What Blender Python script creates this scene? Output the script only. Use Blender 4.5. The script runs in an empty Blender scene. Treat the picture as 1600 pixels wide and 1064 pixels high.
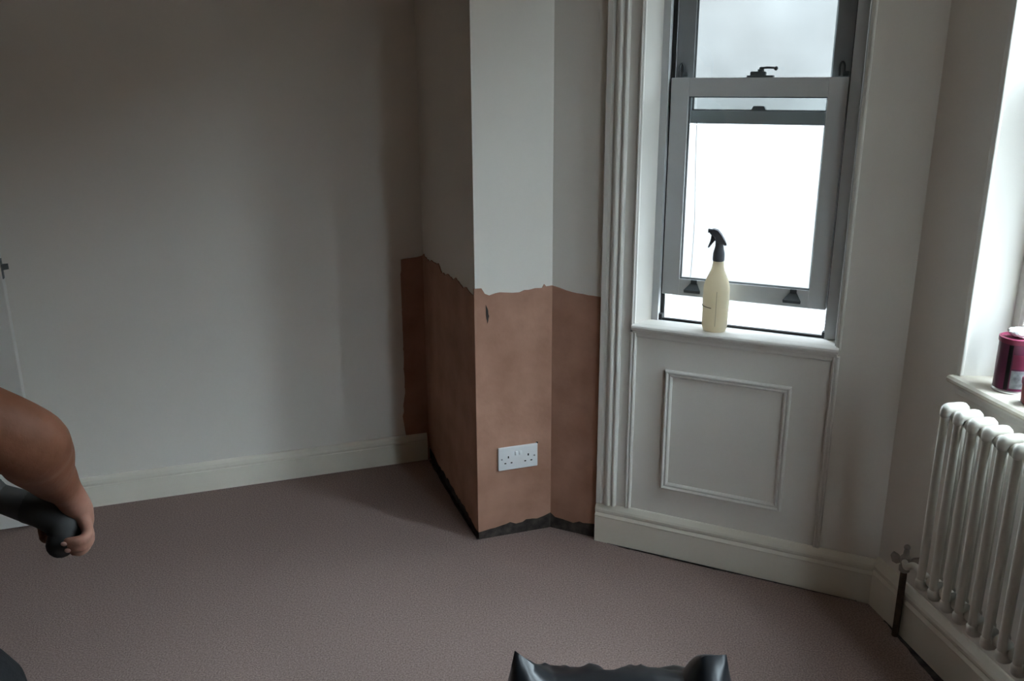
import bpy, bmesh, math, random
from mathutils import Vector, Matrix, noise

random.seed(7)
scene = bpy.context.scene
COL = scene.collection

# ------------------------------------------------------------------ camera
CAM_H = 1.586
PITCH, ROLL = 0.29354, -0.00578
cam = bpy.data.cameras.new('camera')
cam.sensor_fit = 'HORIZONTAL'
cam.sensor_width = 36.0
cam.lens = 1363.3 / 1600 * 36
cam.clip_start = 0.05
cam_ob = bpy.data.objects.new('camera', cam)
COL.objects.link(cam_ob)
cam_ob.matrix_world = (Matrix.Translation((0, 0, CAM_H)) @ Matrix.Rotation(math.pi / 2 - PITCH, 4, 'X')
                       @ Matrix.Rotation(ROLL, 4, 'Z'))
scene.camera = cam_ob

# ------------------------------------------------------------------ sky and exposure
SKY = 7.0
world = bpy.data.worlds.new('overcast_sky')
scene.world = world
world.use_nodes = True
bgn = world.node_tree.nodes['Background']
bgn.inputs[0].default_value = (0.77, 0.90, 1.0, 1)
# overcast sky: three times brighter at the zenith than at the horizon
wn = world.node_tree
wtc = wn.nodes.new('ShaderNodeTexCoord'); wsx = wn.nodes.new('ShaderNodeSeparateXYZ')
wcl = wn.nodes.new('ShaderNodeMath'); wcl.operation = 'MAXIMUM'; wcl.inputs[1].default_value = 0.0
wma = wn.nodes.new('ShaderNodeMath'); wma.operation = 'MULTIPLY_ADD'
wma.inputs[1].default_value = SKY*2/3; wma.inputs[2].default_value = SKY/3
wn.links.new(wtc.outputs['Generated'], wsx.inputs[0]); wn.links.new(wsx.outputs['Z'], wcl.inputs[0])
wn.links.new(wcl.outputs[0], wma.inputs[0]); wn.links.new(wma.outputs[0], bgn.inputs[1])
vs = scene.view_settings
vs.view_transform = 'Standard'
vs.look = 'None'
vs.gamma = 1
vs.use_curve_mapping = False
vs.exposure = 2.86

# ------------------------------------------------------------------ plan of the room (metres, camera above the origin)
A = Vector((-0.359, 3.495)); B = Vector((-0.121, 2.788)); C = Vector((0.137, 2.875))
D = Vector((0.299, 2.796)); E = Vector((1.131, 2.389))
ANG_L = math.atan2(0.319, 0.948)          # left wall
ANG_W = math.atan2(-0.439, 0.899)         # canted window wall
ANG_R = math.atan2(-0.986, 0.167)         # right wall
def dirv(a): return Vector((math.cos(a), math.sin(a)))
U = dirv(ANG_L); N = Vector((U.y, -U.x)); U2 = dirv(ANG_W); U3 = dirv(ANG_R)
LR = 1.85
G = E + U3 * LR
ANG_C = ANG_R - math.radians(45)
UC = dirv(ANG_C)
Hc = G + UC * 1.05
Ic = Hc - U * 0.28
Jc = Ic + N * 1.3
P0 = A - U * 2.75
k = (Jc - P0).dot(N)
Kc = P0 + N * k
CEIL = 2.75

# ------------------------------------------------------------------ materials
def mat(name, col, rough=0.6, var=0.06, scale=8.0, bump=0.0, bscale=60.0, spec=0.3, metal=0.0, col2=None, coat=0.0):
    m = bpy.data.materials.new(name)
    m.use_nodes = True
    nt = m.node_tree
    b = nt.nodes['Principled BSDF']
    b.inputs['Roughness'].default_value = rough
    b.inputs['Specular IOR Level'].default_value = spec
    b.inputs['Metallic'].default_value = metal
    b.inputs['Coat Weight'].default_value = coat
    tc = nt.nodes.new('ShaderNodeTexCoord')
    nz = nt.nodes.new('ShaderNodeTexNoise')
    nz.inputs['Scale'].default_value = scale
    nz.inputs['Detail'].default_value = 5
    nt.links.new(tc.outputs['Object'], nz.inputs['Vector'])
    rp = nt.nodes.new('ShaderNodeValToRGB')
    a = [max(0, c * (1 - var)) for c in col]
    z = [min(1, c * (1 + var)) for c in col] if col2 is None else col2
    rp.color_ramp.elements[0].color = (*a, 1); rp.color_ramp.elements[0].position = 0.32
    rp.color_ramp.elements[1].color = (*z, 1); rp.color_ramp.elements[1].position = 0.68
    nt.links.new(nz.outputs['Fac'], rp.inputs['Fac'])
    nt.links.new(rp.outputs['Color'], b.inputs['Base Color'])
    if bump > 0:
        n2 = nt.nodes.new('ShaderNodeTexNoise')
        n2.inputs['Scale'].default_value = bscale
        n2.inputs['Detail'].default_value = 6
        nt.links.new(tc.outputs['Object'], n2.inputs['Vector'])
        bp = nt.nodes.new('ShaderNodeBump')
        bp.inputs['Strength'].default_value = bump
        bp.inputs['Distance'].default_value = 0.004
        nt.links.new(n2.outputs['Fac'], bp.inputs['Height'])
        nt.links.new(bp.outputs['Normal'], b.inputs['Normal'])
    return m

def glass(name, tint, dirt=None, dscale=3.0, rough=0.02):
    m = bpy.data.materials.new(name)
    m.use_nodes = True
    nt = m.node_tree
    nt.nodes.remove(nt.nodes['Principled BSDF'])
    out = nt.nodes['Material Output']
    tr = nt.nodes.new('ShaderNodeBsdfTransparent')
    gl = nt.nodes.new('ShaderNodeBsdfGlossy'); gl.inputs['Roughness'].default_value = rough
    mx = nt.nodes.new('ShaderNodeMixShader'); mx.inputs[0].default_value = 0.06
    tr.inputs[0].default_value = (*tint, 1)
    if dirt:
        tc = nt.nodes.new('ShaderNodeTexCoord')
        nz = nt.nodes.new('ShaderNodeTexNoise'); nz.inputs['Scale'].default_value = dscale; nz.inputs['Detail'].default_value = 1.5
        rp = nt.nodes.new('ShaderNodeValToRGB')
        rp.color_ramp.elements[0].color = (*dirt, 1); rp.color_ramp.elements[0].position = 0.35
        rp.color_ramp.elements[1].color = (*tint, 1); rp.color_ramp.elements[1].position = 0.62
        nt.links.new(tc.outputs['Object'], nz.inputs['Vector'])
        nt.links.new(nz.outputs['Fac'], rp.inputs['Fac'])
        nt.links.new(rp.outputs['Color'], tr.inputs[0])
    nt.links.new(tr.outputs[0], mx.inputs[1]); nt.links.new(gl.outputs[0], mx.inputs[2])
    nt.links.new(mx.outputs[0], out.inputs[0])
    return m

M = {}
M['wall'] = mat('white_wall_paint', (0.785, 0.745, 0.685), 0.75, 0.025, 2.5, 0.06, 30)
M['ceil'] = mat('ceiling_paint', (0.60, 0.50, 0.39), 0.9, 0.02, 2)
M['warmwall'] = mat('tan_wall_paint', (0.30, 0.17, 0.09), 0.9, 0.03, 2)
M['plaster'] = mat('pink_plaster', (0.40, 0.212, 0.145), 0.85, 0.10, 7, 0.25, 45, col2=(0.48, 0.272, 0.195))
M['strip'] = mat('bare_wall_and_shade', (0.055, 0.045, 0.04), 0.95, 0.5, 30, 0.8, 80)
M['cream'] = mat('cream_gloss_paint', (0.80, 0.75, 0.65), 0.42, 0.04, 3, 0.0, 40, 0.4)
M['trim'] = mat('white_gloss_trim', (0.745, 0.715, 0.665), 0.40, 0.02, 3, 0.0, 60, 0.4)
M['sash'] = mat('grey_white_sash', (0.60, 0.61, 0.61), 0.42, 0.03, 10, 0, 1, 0.4)
M['sashout'] = mat('outer_sash_paint', (0.30, 0.315, 0.32), 0.45, 0.04, 10, 0, 1, 0.4)
M['darkgap'] = mat('black_seal_and_gap_fill', (0.02, 0.02, 0.02), 0.7)
M['iron'] = mat('dark_grey_ironmongery', (0.075, 0.085, 0.09), 0.45, 0.15, 40, 0, 1, 0.5)
M['glass'] = glass('clear_glass', (0.95, 0.97, 0.97))
M['glassu'] = glass('grimy_glass', (0.86, 0.89, 0.89), (0.68, 0.69, 0.68), 2.2)
M['carpet'] = mat('mauve_carpet', (0.275, 0.195, 0.172), 0.98, 0.28, 210, 0.3, 420, 0.05, col2=(0.385, 0.285, 0.255))
M['socket'] = mat('white_plastic', (0.82, 0.83, 0.84), 0.25, 0.01, 10, 0, 1, 0.5)
M['black'] = mat('black_hole', (0.012, 0.012, 0.012), 0.8)
M['screw'] = mat('steel_screw', (0.35, 0.35, 0.36), 0.35, 0.1, 60, 0, 1, 0.5, 0.9)
M['rad'] = mat('white_radiator_enamel', (0.58, 0.55, 0.49), 0.35, 0.03, 12, 0, 1, 0.45)
M['rust'] = mat('rusty_pipe', (0.055, 0.030, 0.018), 0.8, 0.4, 40, 0.4, 90)
M['brass'] = mat('dull_plated_brass', (0.30, 0.27, 0.24), 0.45, 0.2, 40, 0, 1, 0.5, 0.6)
M['hdpe'] = mat('cream_translucent_plastic', (0.66, 0.60, 0.46), 0.45, 0.04, 14, 0, 1, 0.4)
M['hdpe'].node_tree.nodes['Principled BSDF'].inputs['Subsurface Weight'].default_value = 0.35
M['hdpe'].node_tree.nodes['Principled BSDF'].inputs['Subsurface Radius'].default_value = (0.03, 0.025, 0.015)
M['trigger'] = mat('dark_grey_plastic', (0.085, 0.085, 0.095), 0.45, 0.08, 20)
M['marker'] = mat('marker_line', (0.06, 0.045, 0.035), 0.8)
M['magenta'] = mat('magenta_tin_print', (0.10, 0.012, 0.045), 0.35, 0.12, 20, 0, 1, 0.5, 0.0)
M['magenta2'] = mat('pink_print', (0.22, 0.035, 0.075), 0.4, 0.1, 20)
M['tinmetal'] = mat('silver_tin', (0.65, 0.65, 0.66), 0.3, 0.06, 20, 0, 1, 0.5, 0.85)
M['paper'] = mat('white_tissue', (0.82, 0.82, 0.82), 0.9, 0.03, 30, 0.3, 60)
M['red'] = mat('red_print', (0.22, 0.03, 0.035), 0.4, 0.1, 20)
M['skin'] = mat('skin', (0.20, 0.078, 0.042), 0.55, 0.10, 12, 0.15, 120, 0.25, col2=(0.27, 0.112, 0.066))
M['skin'].node_tree.nodes['Principled BSDF'].inputs['Subsurface Weight'].default_value = 0.08
M['skin'].node_tree.nodes['Principled BSDF'].inputs['Subsurface Radius'].default_value = (0.01, 0.004, 0.002)
M['nail'] = mat('finger_nail', (0.50, 0.31, 0.26), 0.35)
M['hose'] = mat('dark_grey_hose', (0.075, 0.073, 0.070), 0.6, 0.1, 30)
M['hosegrip'] = mat('black_rubber_grip', (0.045, 0.044, 0.043), 0.6, 0.1, 30)
M['cloth'] = mat('dark_work_cloth', (0.018, 0.019, 0.021), 0.95, 0.2, 60, 0.3, 200)
M['shirt'] = mat('charcoal_shirt', (0.05, 0.05, 0.055), 0.95, 0.15, 60, 0.3, 200)
M['hair'] = mat('dark_hair', (0.015, 0.011, 0.008), 0.7, 0.3, 90, 0.5, 150)
M['bag'] = mat('black_polythene', (0.010, 0.011, 0.013), 0.30, 0.1, 20, 0, 1, 0.32)
M['render'] = mat('white_render', (0.115, 0.109, 0.105), 0.95, 0.02, 1.2, 0.1, 20)
M['brickfar'] = mat('far_brick', (0.075, 0.05, 0.04), 0.95, 0.2, 3)
M['greyfar'] = mat('far_grey_render', (0.092, 0.087, 0.084), 0.95, 0.25, 0.5)
M['paving'] = mat('dark_paving', (0.06, 0.058, 0.055), 0.95, 0.1, 2)
M['brown'] = mat('stained_door', (0.70, 0.69, 0.65), 0.45, 0.03, 5)

def translucent(m, col, fac):
    nt = m.node_tree; b = nt.nodes['Principled BSDF']; out = nt.nodes['Material Output']
    t = nt.nodes.new('ShaderNodeBsdfTranslucent'); t.inputs[0].default_value = (*col, 1)
    mx = nt.nodes.new('ShaderNodeMixShader'); mx.inputs[0].default_value = fac
    nt.links.new(b.outputs[0], mx.inputs[1]); nt.links.new(t.outputs[0], mx.inputs[2]); nt.links.new(mx.outputs[0], out.inputs[0])
translucent(M['hdpe'], (0.78, 0.70, 0.56), 0.45)

# ------------------------------------------------------------------ helpers
def link(name, bm, m, parent=None, loc=(0, 0, 0), rotz=0.0, smooth=False, kind=None, label=None, cat=None, group=None):
    me = bpy.data.meshes.new(name)
    bmesh.ops.recalc_face_normals(bm, faces=bm.faces[:])
    if smooth:
        for f in bm.faces: f.smooth = True
        for e in bm.edges:
            if len(e.link_faces) == 2 and e.calc_face_angle(0) > math.radians(38): e.smooth = False
    bm.to_mesh(me); bm.free()
    if m: me.materials.append(m)
    o = bpy.data.objects.new(name, me)
    COL.objects.link(o)
    o.location = loc; o.rotation_euler = (0, 0, rotz)
    if parent: o.parent = parent
    tag(o, label, cat, group, kind)
    return o

def tag(o, label=None, cat=None, group=None, kind=None):
    if label: o['label'] = label
    if cat: o['category'] = cat
    if group: o['group'] = group
    if kind: o['kind'] = kind
    return o

def empty(name, loc=(0, 0, 0), rotz=0.0, label=None, cat=None, group=None, kind=None, parent=None):
    o = bpy.data.objects.new(name, None)
    COL.objects.link(o)
    o.empty_display_size = 0.05
    o.location = loc; o.rotation_euler = (0, 0, rotz)
    if parent: o.parent = parent
    return tag(o, label, cat, group, kind)

def BM(): return bmesh.new()

def box(bm, x0, x1, y0, y1, z0, z1, bev=0.0, seg=2):
    vs_ = [bm.verts.new(p) for p in ((x0,y0,z0),(x1,y0,z0),(x1,y1,z0),(x0,y1,z0),(x0,y0,z1),(x1,y0,z1),(x1,y1,z1),(x0,y1,z1))]
    fs = [bm.faces.new([vs_[i] for i in q]) for q in ((0,1,2,3),(4,5,6,7),(0,1,5,4),(1,2,6,5),(2,3,7,6),(3,0,4,7))]
    if bev > 0:
        es = list({e for f in fs for e in f.edges})
        bmesh.ops.bevel(bm, geom=es, offset=bev, segments=seg, affect='EDGES', profile=0.5)
    return bm

def prism(bm, pts, z0, z1):
    lo = [bm.verts.new((p[0], p[1], z0)) for p in pts]
    hi = [bm.verts.new((p[0], p[1], z1)) for p in pts]
    n = len(pts)
    bm.faces.new(lo); bm.faces.new(hi)
    for i in range(n): bm.faces.new((lo[i], lo[(i+1) % n], hi[(i+1) % n], hi[i]))
    return bm

def slab(bm, pts, y0, y1):
    """an outline in (x, z) given thickness along y"""
    a = [bm.verts.new((p[0], y0, p[1])) for p in pts]
    b = [bm.verts.new((p[0], y1, p[1])) for p in pts]
    n = len(pts)
    f1 = bm.faces.new(a); f2 = bm.faces.new(b)
    for i in range(n): bm.faces.new((a[i], a[(i+1) % n], b[(i+1) % n], b[i]))
    bmesh.ops.triangulate(bm, faces=[f1, f2])
    return bm

def run_x(bm, prof, x0, x1, m0=0.0, m1=0.0):
    """profile in (y, z) run along x, ends mitred: x shifts by m*y"""
    a = [bm.verts.new((x0 + m0 * p[0], p[0], p[1])) for p in prof]
    b = [bm.verts.new((x1 + m1 * p[0], p[0], p[1])) for p in prof]
    n = len(prof)
    bm.faces.new(a); bm.faces.new(b)
    for i in range(n): bm.faces.new((a[i], a[(i+1) % n], b[(i+1) % n], b[i]))
    return bm

def run_z(bm, prof, z0, z1):
    return prism(bm, prof, z0, z1)

def strip_between(bm, p0, p1, q0, q1, prof):
    """moulding strip with mitred ends; p outer edge points, q inner edge points in (x,z); prof = [(t, y)] t from outer 0 to inner 1"""
    a, b = [], []
    for t, y in prof:
        a.append(bm.verts.new((p0[0] + (q0[0]-p0[0])*t, y, p0[1] + (q0[1]-p0[1])*t)))
        b.append(bm.verts.new((p1[0] + (q1[0]-p1[0])*t, y, p1[1] + (q1[1]-p1[1])*t)))
    n = len(prof)
    bm.faces.new(a); bm.faces.new(b)
    for i in range(n): bm.faces.new((a[i], a[(i+1) % n], b[(i+1) % n], b[i]))
    return bm

def lathe(bm, prof, seg=32, c=(0, 0), sx=1.0, sy=1.0, cap=True):
    rings = []
    for r, z in prof:
        rings.append([bm.verts.new((c[0] + r*sx*math.cos(2*math.pi*i/seg), c[1] + r*sy*math.sin(2*math.pi*i/seg), z)) for i in range(seg)])
    for a, b in zip(rings, rings[1:]):
        for i in range(seg): bm.faces.new((a[i], a[(i+1) % seg], b[(i+1) % seg], b[i]))
    if cap:
        bm.faces.new(rings[0]); bm.faces.new(rings[-1])
    return bm

def catmull(pts, n):
    P = [Vector(p) for p in pts]
    P = [P[0]*2 - P[1]] + P + [P[-1]*2 - P[-2]]
    out = []
    for i in range(1, len(P)-2):
        for j in range(n):
            t = j / n
            p0, p1, p2, p3 = P[i-1], P[i], P[i+1], P[i+2]
            out.append(0.5*((2*p1) + (p2-p0)*t + (2*p0-5*p1+4*p2-p3)*t*t + (-p0+3*p1-3*p2+p3)*t**3))
    out.append(P[-2].copy())
    return out

def tube(bm, pts, radii, seg=14, n=6, round_ends=True, flat=None):
    """tapered tube through pts; radii per point; rounded ends; flat=(vector, factor) squashes along a direction"""
    C4 = [(*p, r) for p, r in zip(pts, radii)]
    P = [Vector(p) for p in pts]
    path = catmull(pts, n)
    rr = []
    for i in range(len(radii)-1):
        for j in range(n):
            t = j/n; t = t*t*(3-2*t)*0.5 + t*0.5
            rr.append(radii[i]*(1-t) + radii[i+1]*t)
    rr.append(radii[-1])
    if round_ends:
        d0 = (path[0]-path[1]).normalized(); d1 = (path[-1]-path[-2]).normalized()
        pre = [(path[0] + d0*rr[0]*math.sin(a), rr[0]*math.cos(a)) for a in (1.45, 1.1, 0.75, 0.4)]
        post = [(path[-1] + d1*rr[-1]*math.sin(a), rr[-1]*math.cos(a)) for a in (0.4, 0.75, 1.1, 1.45)]
        path = [p for p, _ in pre] + path + [p for p, _ in post]
        rr = [r for _, r in pre] + rr + [r for _, r in post]
    rings = []
    t0 = (path[1]-path[0]).normalized()
    up = Vector((0, 0, 1)) if abs(t0.z) < 0.9 else Vector((1, 0, 0))
    nx = (up - t0*up.dot(t0)).normalized()
    for i, p in enumerate(path):
        t = (path[min(i+1, len(path)-1)] - path[max(i-1, 0)])
        t = t.normalized() if t.length > 1e-9 else t0
        nx = (nx - t*nx.dot(t)).normalized()
        ny = t.cross(nx)
        ring = []
        for s in range(seg):
            a = 2*math.pi*s/seg
            off = nx*math.cos(a)*rr[i] + ny*math.sin(a)*rr[i]
            if flat:
                fv = Vector(flat[0]).normalized()
                off -= fv*off.dot(fv)*(1-flat[1])
            ring.append(bm.verts.new(p + off))
        rings.append(ring)
    for a, b in zip(rings, rings[1:]):
        for s in range(seg): bm.faces.new((a[s], a[(s+1) % seg], b[(s+1) % seg], b[s]))
    bm.faces.new(rings[0]); bm.faces.new(rings[-1])
    return bm

def ball(bm, c, r, sc=(1, 1, 1), u=16, v=10):
    bmesh.ops.create_uvsphere(bm, u_segments=u, v_segments=v, radius=r,
                              matrix=Matrix.Translation(c) @ Matrix.Diagonal((*sc, 1)))
    return bm

def v3(p, z=0.0): return (p.x, p.y, z)
def ragged(pts, amp, step, seed):
    """roughen an outline given as [((x,z), rough?)...] edges"""
    rnd = random.Random(seed)
    out = []
    n = len(pts)
    for i in range(n):
        (p, rough) = pts[i]; q = pts[(i+1) % n][0]
        out.append(tuple(p))
        if rough:
            L = math.dist(p, q); m = max(1, int(L/step))
            nx, nz = -(q[1]-p[1])/L, (q[0]-p[0])/L
            for j in range(1, m):
                t = (j + rnd.uniform(-0.3, 0.3))/m
                d = amp*(rnd.uniform(-0.5, 0.5) + 1.2*noise.noise((p[0]+seed, t*L*22, seed*3.1)))
                out.append((p[0]+(q[0]-p[0])*t + nx*d, p[1]+(q[1]-p[1])*t + nz*d))
    return out

# ------------------------------------------------------------------ the shell of the room
TH = 0.25
outline = [P0, A, B, C, E, G, Hc, Ic, Jc, Kc]
bm = BM(); prism(bm, outline, -0.1, 0.0)
link('floor', bm, M['carpet'], kind='structure', label='mauve brown fitted carpet covering the whole room')
cen = sum(outline, Vector((0, 0)))/len(outline)
bm = BM(); prism(bm, [cen + (p-cen)*1.12 for p in outline], CEIL, CEIL+0.1)
link('ceiling', bm, M['ceil'], kind='structure', label='plain ceiling of the room')

# left wall (local x along the wall, local y into the wall)
bm = BM(); box(bm, -2.95, 0.62, 0, 0.2, -0.1, CEIL)
wall_left = link('wall_left', bm, M['wall'], loc=v3(A), rotz=ANG_L, kind='structure', label='long white painted wall left of the plastered pier')
bm = BM(); prism(bm, [A, B, C, C + Vector((0.115, 0.21)), A + U*0.6], -0.1, CEIL)
wall_pier = link('wall_pier', bm, M['wall'], kind='structure', label='projecting wall pier, white above and bare pink plaster below')

def wall_with_openings(name, base, ang, x0, x1, openings, m0, m1, label):
    """openings: list of (xa, xb, za, zb) ; wall between local x0 and x1, outer face mitred"""
    bm = BM()
    def seg(a, b, za, zb, ma=0.0, mb=0.0):
        prism(bm, [(a, 0), (b, 0), (b + mb*TH, TH), (a + ma*TH, TH)], za, zb)
    xs = x0; first = True
    for (xa, xb, za, zb) in openings:
        seg(xs, xa, -0.1, CEIL, m0 if first else 0, 0); first = False
        seg(xa, xb, -0.1, za); seg(xa, xb, zb, CEIL)
        xs = xb
    seg(xs, x1, -0.1, CEIL, m0 if first else 0, m1)
    return link(name, bm, M['wall'], loc=v3(base), rotz=ang, kind='structure', label=label)

turnE = ANG_W - ANG_R
mE = math.tan(turnE/2)
LC = (D - C).length
LE = (E - D).length
W1O = (0.118, 0.738, 0.80, 2.22)
wall_window = wall_with_openings('wall_window', D, ANG_W, -LC, LE, [W1O], 0, mE, 'canted white wall with the tall sash window')
R1 = (0.245, 0.80, 0.815, 2.40)
R2 = (1.06, 1.60, 0.815, 2.40)
R3 = (0.14, 0.53, 0.815, 2.40)
wall_right = wall_with_openings('wall_right', E, ANG_R, 0, LR, [R1, R2], -mE, math.tan(math.radians(22.5)), 'right hand white wall behind the column radiator')
wall_with_openings('wall_bay', G, ANG_C, 0, 1.05, [R3], -math.tan(math.radians(22.5)), 0.3, 'canted wall with a window at the near end of the bay')
def plain_wall(name, p, q, label):
    d = (q-p); L = d.length; a = math.atan2(d.y, d.x)
    bm = BM(); box(bm, -0.2, L+0.2, 0.0, 0.2, -0.1, CEIL)
    return link(name, bm, M['warmwall'], loc=v3(p), rotz=a, kind='structure', label=label)
plain_wall('wall_return', Hc, Ic, 'short return wall beside the bay')
plain_wall('wall_front', Ic, Jc, 'plain wall beyond the bay')
plain_wall('wall_rear', Jc, Kc, 'plain wall behind the viewer')
plain_wall('wall_far_left', Kc, P0, 'plain wall at the far left end')

# ------------------------------------------------------------------ bare plaster and dark strips where the skirting was
ZT = 0.893
# left wall patch
bm = BM()
slab(bm, ragged([((-0.093, 0.882), True), ((-0.004, 0.893), False), ((-0.004, 0.0), False), ((-0.10, 0.0), False), ((-0.103, 0.12), True), ((-0.114, 0.205), True), ((-0.101, 0.30), True), ((-0.094, 0.70), True)], 0.006, 0.02, 1), -0.004, 0.004)
link('plaster_patch', bm, M['plaster'], parent=wall_left)
# pier: three faces. frame objects are world aligned, so give the patches their own transforms
def patch(base, ang, pts, amp, seed, y0, y1, m, name, step=0.018, parent=wall_pier):
    bm = BM(); slab(bm, ragged(pts, amp, step, seed), y0, y1)
    return link(name, bm, m, parent=parent, loc=v3(base), rotz=ang)
angS = math.atan2(N.y, N.x)
LS = (B - A).length
LB = (C - B).length
patch(A, angS, [((0.0, 0.894), True), ((0.24, 0.903), True), ((0.36, 0.886), True), ((0.49, 0.899), True), ((0.61, 0.893), True), ((LS+0.003, 0.900), False), ((LS+0.003, 0.03), True), ((0.5, 0.042), True), ((0.2, 0.043), True), ((0.0, 0.05), False)], 0.010, 2, -0.004, 0.004, M['plaster'], 'plaster_patch')
patch(A, angS, [((0.0, 0.06), False), ((LS+0.001, 0.06), False), ((LS+0.001, 0.0), False), ((0.0, 0.0), False)], 0, 3, -0.0015, 0.004, M['strip'], 'bare_strip')
patch(B, ANG_L, [((-0.004, 0.921), False), ((0.022, 0.921), True), ((0.033, 0.902), True), ((0.13, 0.897), True), ((0.235, 0.905), False), ((0.242, 0.918), False), ((0.25, 0.909), True), ((LB, 0.911), False), ((LB, 0.062), True), ((0.245, 0.052), True), ((0.2, 0.049), True), ((0.10, 0.045), True), ((-0.004, 0.03), False)], 0.008, 4, -0.004, 0.004, M['plaster'], 'plaster_patch')
patch(B, ANG_L, [((-0.001, 0.075), False), ((LB, 0.075), False), ((LB, 0.0), False), ((-0.001, 0.0), False)], 0, 5, -0.0015, 0.004, M['strip'], 'bare_strip')
# small gouge in the plaster and patches of rough filler
patch(B, ANG_L, [((0.035, 0.865), True), ((0.043, 0.845), True), ((0.046, 0.825), True), ((0.040, 0.80), True), ((0.036, 0.835), True)], 0.003, 6, -0.0055, 0.0, M['strip'], 'gouge', 0.008)
patch(D, ANG_W, [((-LC, 0.911), True), ((-0.13, 0.899), True), ((-0.09, 0.893), True), ((-0.05, 0.890), True), ((-0.002, 0.888), False), ((-0.002, 0.055), True), ((-0.05, 0.048), True), ((-0.13, 0.045), True), ((-LC, 0.062), False)], 0.008, 7, -0.004, 0.004, M['plaster'], 'plaster_patch', parent=None).parent = None
pw = COL.objects[-1]
pw.parent = wall_window; pw.location = (0, 0, 0); pw.rotation_euler = (0, 0, 0)
bm = BM(); slab(bm, [(-LC, 0.085), (-0.002, 0.085), (-0.002, 0.0), (-LC, 0.0)], -0.0015, 0.004)
link('bare_strip', bm, M['strip'], parent=wall_window)

# ------------------------------------------------------------------ skirting boards
def skirt_profile(h, t):
    return [(0, 0), (-t, 0), (-t, h*0.66), (-t*1.08, h*0.69), (-t*0.92, h*0.73), (-t*0.80, h*0.76), (-t*0.95, h*0.80), (-t*0.98, h*0.85), (-t*0.85, h*0.90), (-t*0.6, h*0.95), (-t*0.42, h*0.985), (-t*0.3, h), (0, h)]
def skirt_profile_simple(h, t):
    return [(0, 0), (-t, 0), (-t, h*0.70), (-t*0.9, h*0.72), (-t*0.82, h*0.72), (-t*0.82, h*0.74), (-t*0.9, h*0.80), (-t*0.8, h*0.90), (-t*0.55, h*0.97), (-t*0.35, h), (0, h)]
bm = BM(); run_x(bm, skirt_profile_simple(0.120, 0.020), -2.74, -0.014)
link('baseboard_left', bm, M['cream'], loc=v3(A), rotz=ANG_L, kind='structure', label='cream skirting board along the left wall')
mi = math.tan(turnE/2)
bm = BM(); run_x(bm, skirt_profile(0.148, 0.022), 0.0, LE, 0, mi)
link('baseboard_window', bm, M['cream'], loc=v3(D), rotz=ANG_W, kind='structure', label='moulded cream skirting board below the window panel')
bm = BM(); run_x(bm, skirt_profile(0.160, 0.022), 0.0, LR, -mi, 0)
link('baseboard_right', bm, M['cream'], loc=v3(E), rotz=ANG_R, kind='structure', label='moulded cream skirting board behind the radiator')

fl_ = bpy.data.objects['floor']
def floor_edge_strip(base, ang, pts, seed, name='bare_gap_and_shade_strip'):
    rp_ = ragged(pts, 0.006, 0.02, seed)
    bm = BM(); lo = [bm.verts.new((x, y, -0.004)) for x, y in rp_]; hi = [bm.verts.new((x, y, 0.0012)) for x, y in rp_]
    f1 = bm.faces.new(lo); f2 = bm.faces.new(hi); n = len(lo)
    for i in range(n): bm.faces.new((lo[i], lo[(i+1) % n], hi[(i+1) % n], hi[i]))
    bmesh.ops.triangulate(bm, faces=[f1, f2])
    link(name, bm, M['strip'], parent=fl_, loc=v3(base), rotz=ang)
floor_edge_strip(E, ANG_R, [((0.10, -0.020), False), ((0.10, -0.026), True), ((0.20, -0.034), True), ((0.45, -0.050), True), ((1.8, -0.050), False), ((1.8, -0.02), False)], 21)
floor_edge_strip(A, angS, [((0.03, 0.0), False), ((0.03, -0.012), True), ((0.35, -0.014), True), (((B-A).length, -0.010), False), (((B-A).length, 0.0), False)], 22)
floor_edge_strip(D, ANG_W, [((0.05, -0.020), False), ((0.05, -0.024), True), ((0.55, -0.026), True), ((0.88, -0.024), False), ((0.88, -0.020), False)], 23)  # dark strip painting the slight shade along the foot of the window skirting

# ------------------------------------------------------------------ trims of the window wall
FW = dict(loc=v3(D), rotz=ANG_W)
prof = [(0.002, 0.0), (0.002, -0.020), (0.004, -0.022), (0.019, -0.022), (0.021, -0.019), (0.026, -0.016), (0.031, -0.017), (0.034, -0.022), (0.039, -0.027), (0.045, -0.028), (0.050, -0.026), (0.053, -0.021), (0.056, -0.018), (0.059, -0.020), (0.062, -0.025), (0.067, -0.026), (0.071, -0.022), (0.073, -0.014), (0.073, 0.0)]
t1 = empty('trim_1', kind='structure', label='fluted white architrave at the left of the sash window', **FW)
bm = BM(); run_z(bm, prof, 0.149, 2.34); link('architrave', bm, M['trim'], parent=t1)
bm = BM(); box(bm, 0.073, 0.106, -0.010, 0.0, 0.149, 2.30, 0.001); link('jamb_board', bm, M['trim'], parent=t1)
bead = [(0.104, 0.0), (0.104, -0.010), (0.106, -0.015), (0.109, -0.017), (0.112, -0.016), (0.114, -0.012), (0.117, -0.012), (0.119, -0.016), (0.122, -0.015), (0.124, -0.010), (0.124, 0.0)]
bead_up = [(x - 0.0015 if x > 0.112 else x, y) for x, y in bead if x < 0.118] + [(0.118, -0.010), (0.118, 0.0)]
bm = BM(); run_z(bm, bead, 0.149, 0.785); link('lower_bead', bm, M['trim'], parent=t1)
bm = BM(); run_z(bm, bead_up, 0.806, 2.24); link('upper_bead', bm, M['trim'], parent=t1)
t2 = empty('trim_2', kind='structure', label='slim white bead at the right of the sash window', **FW)
bm = BM(); run_z(bm, [(0.856-x, y*0.8) for x, y in bead_up][::-1], 0.806, 2.24); link('upper_bead', bm, M['trim'], parent=t2)
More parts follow.
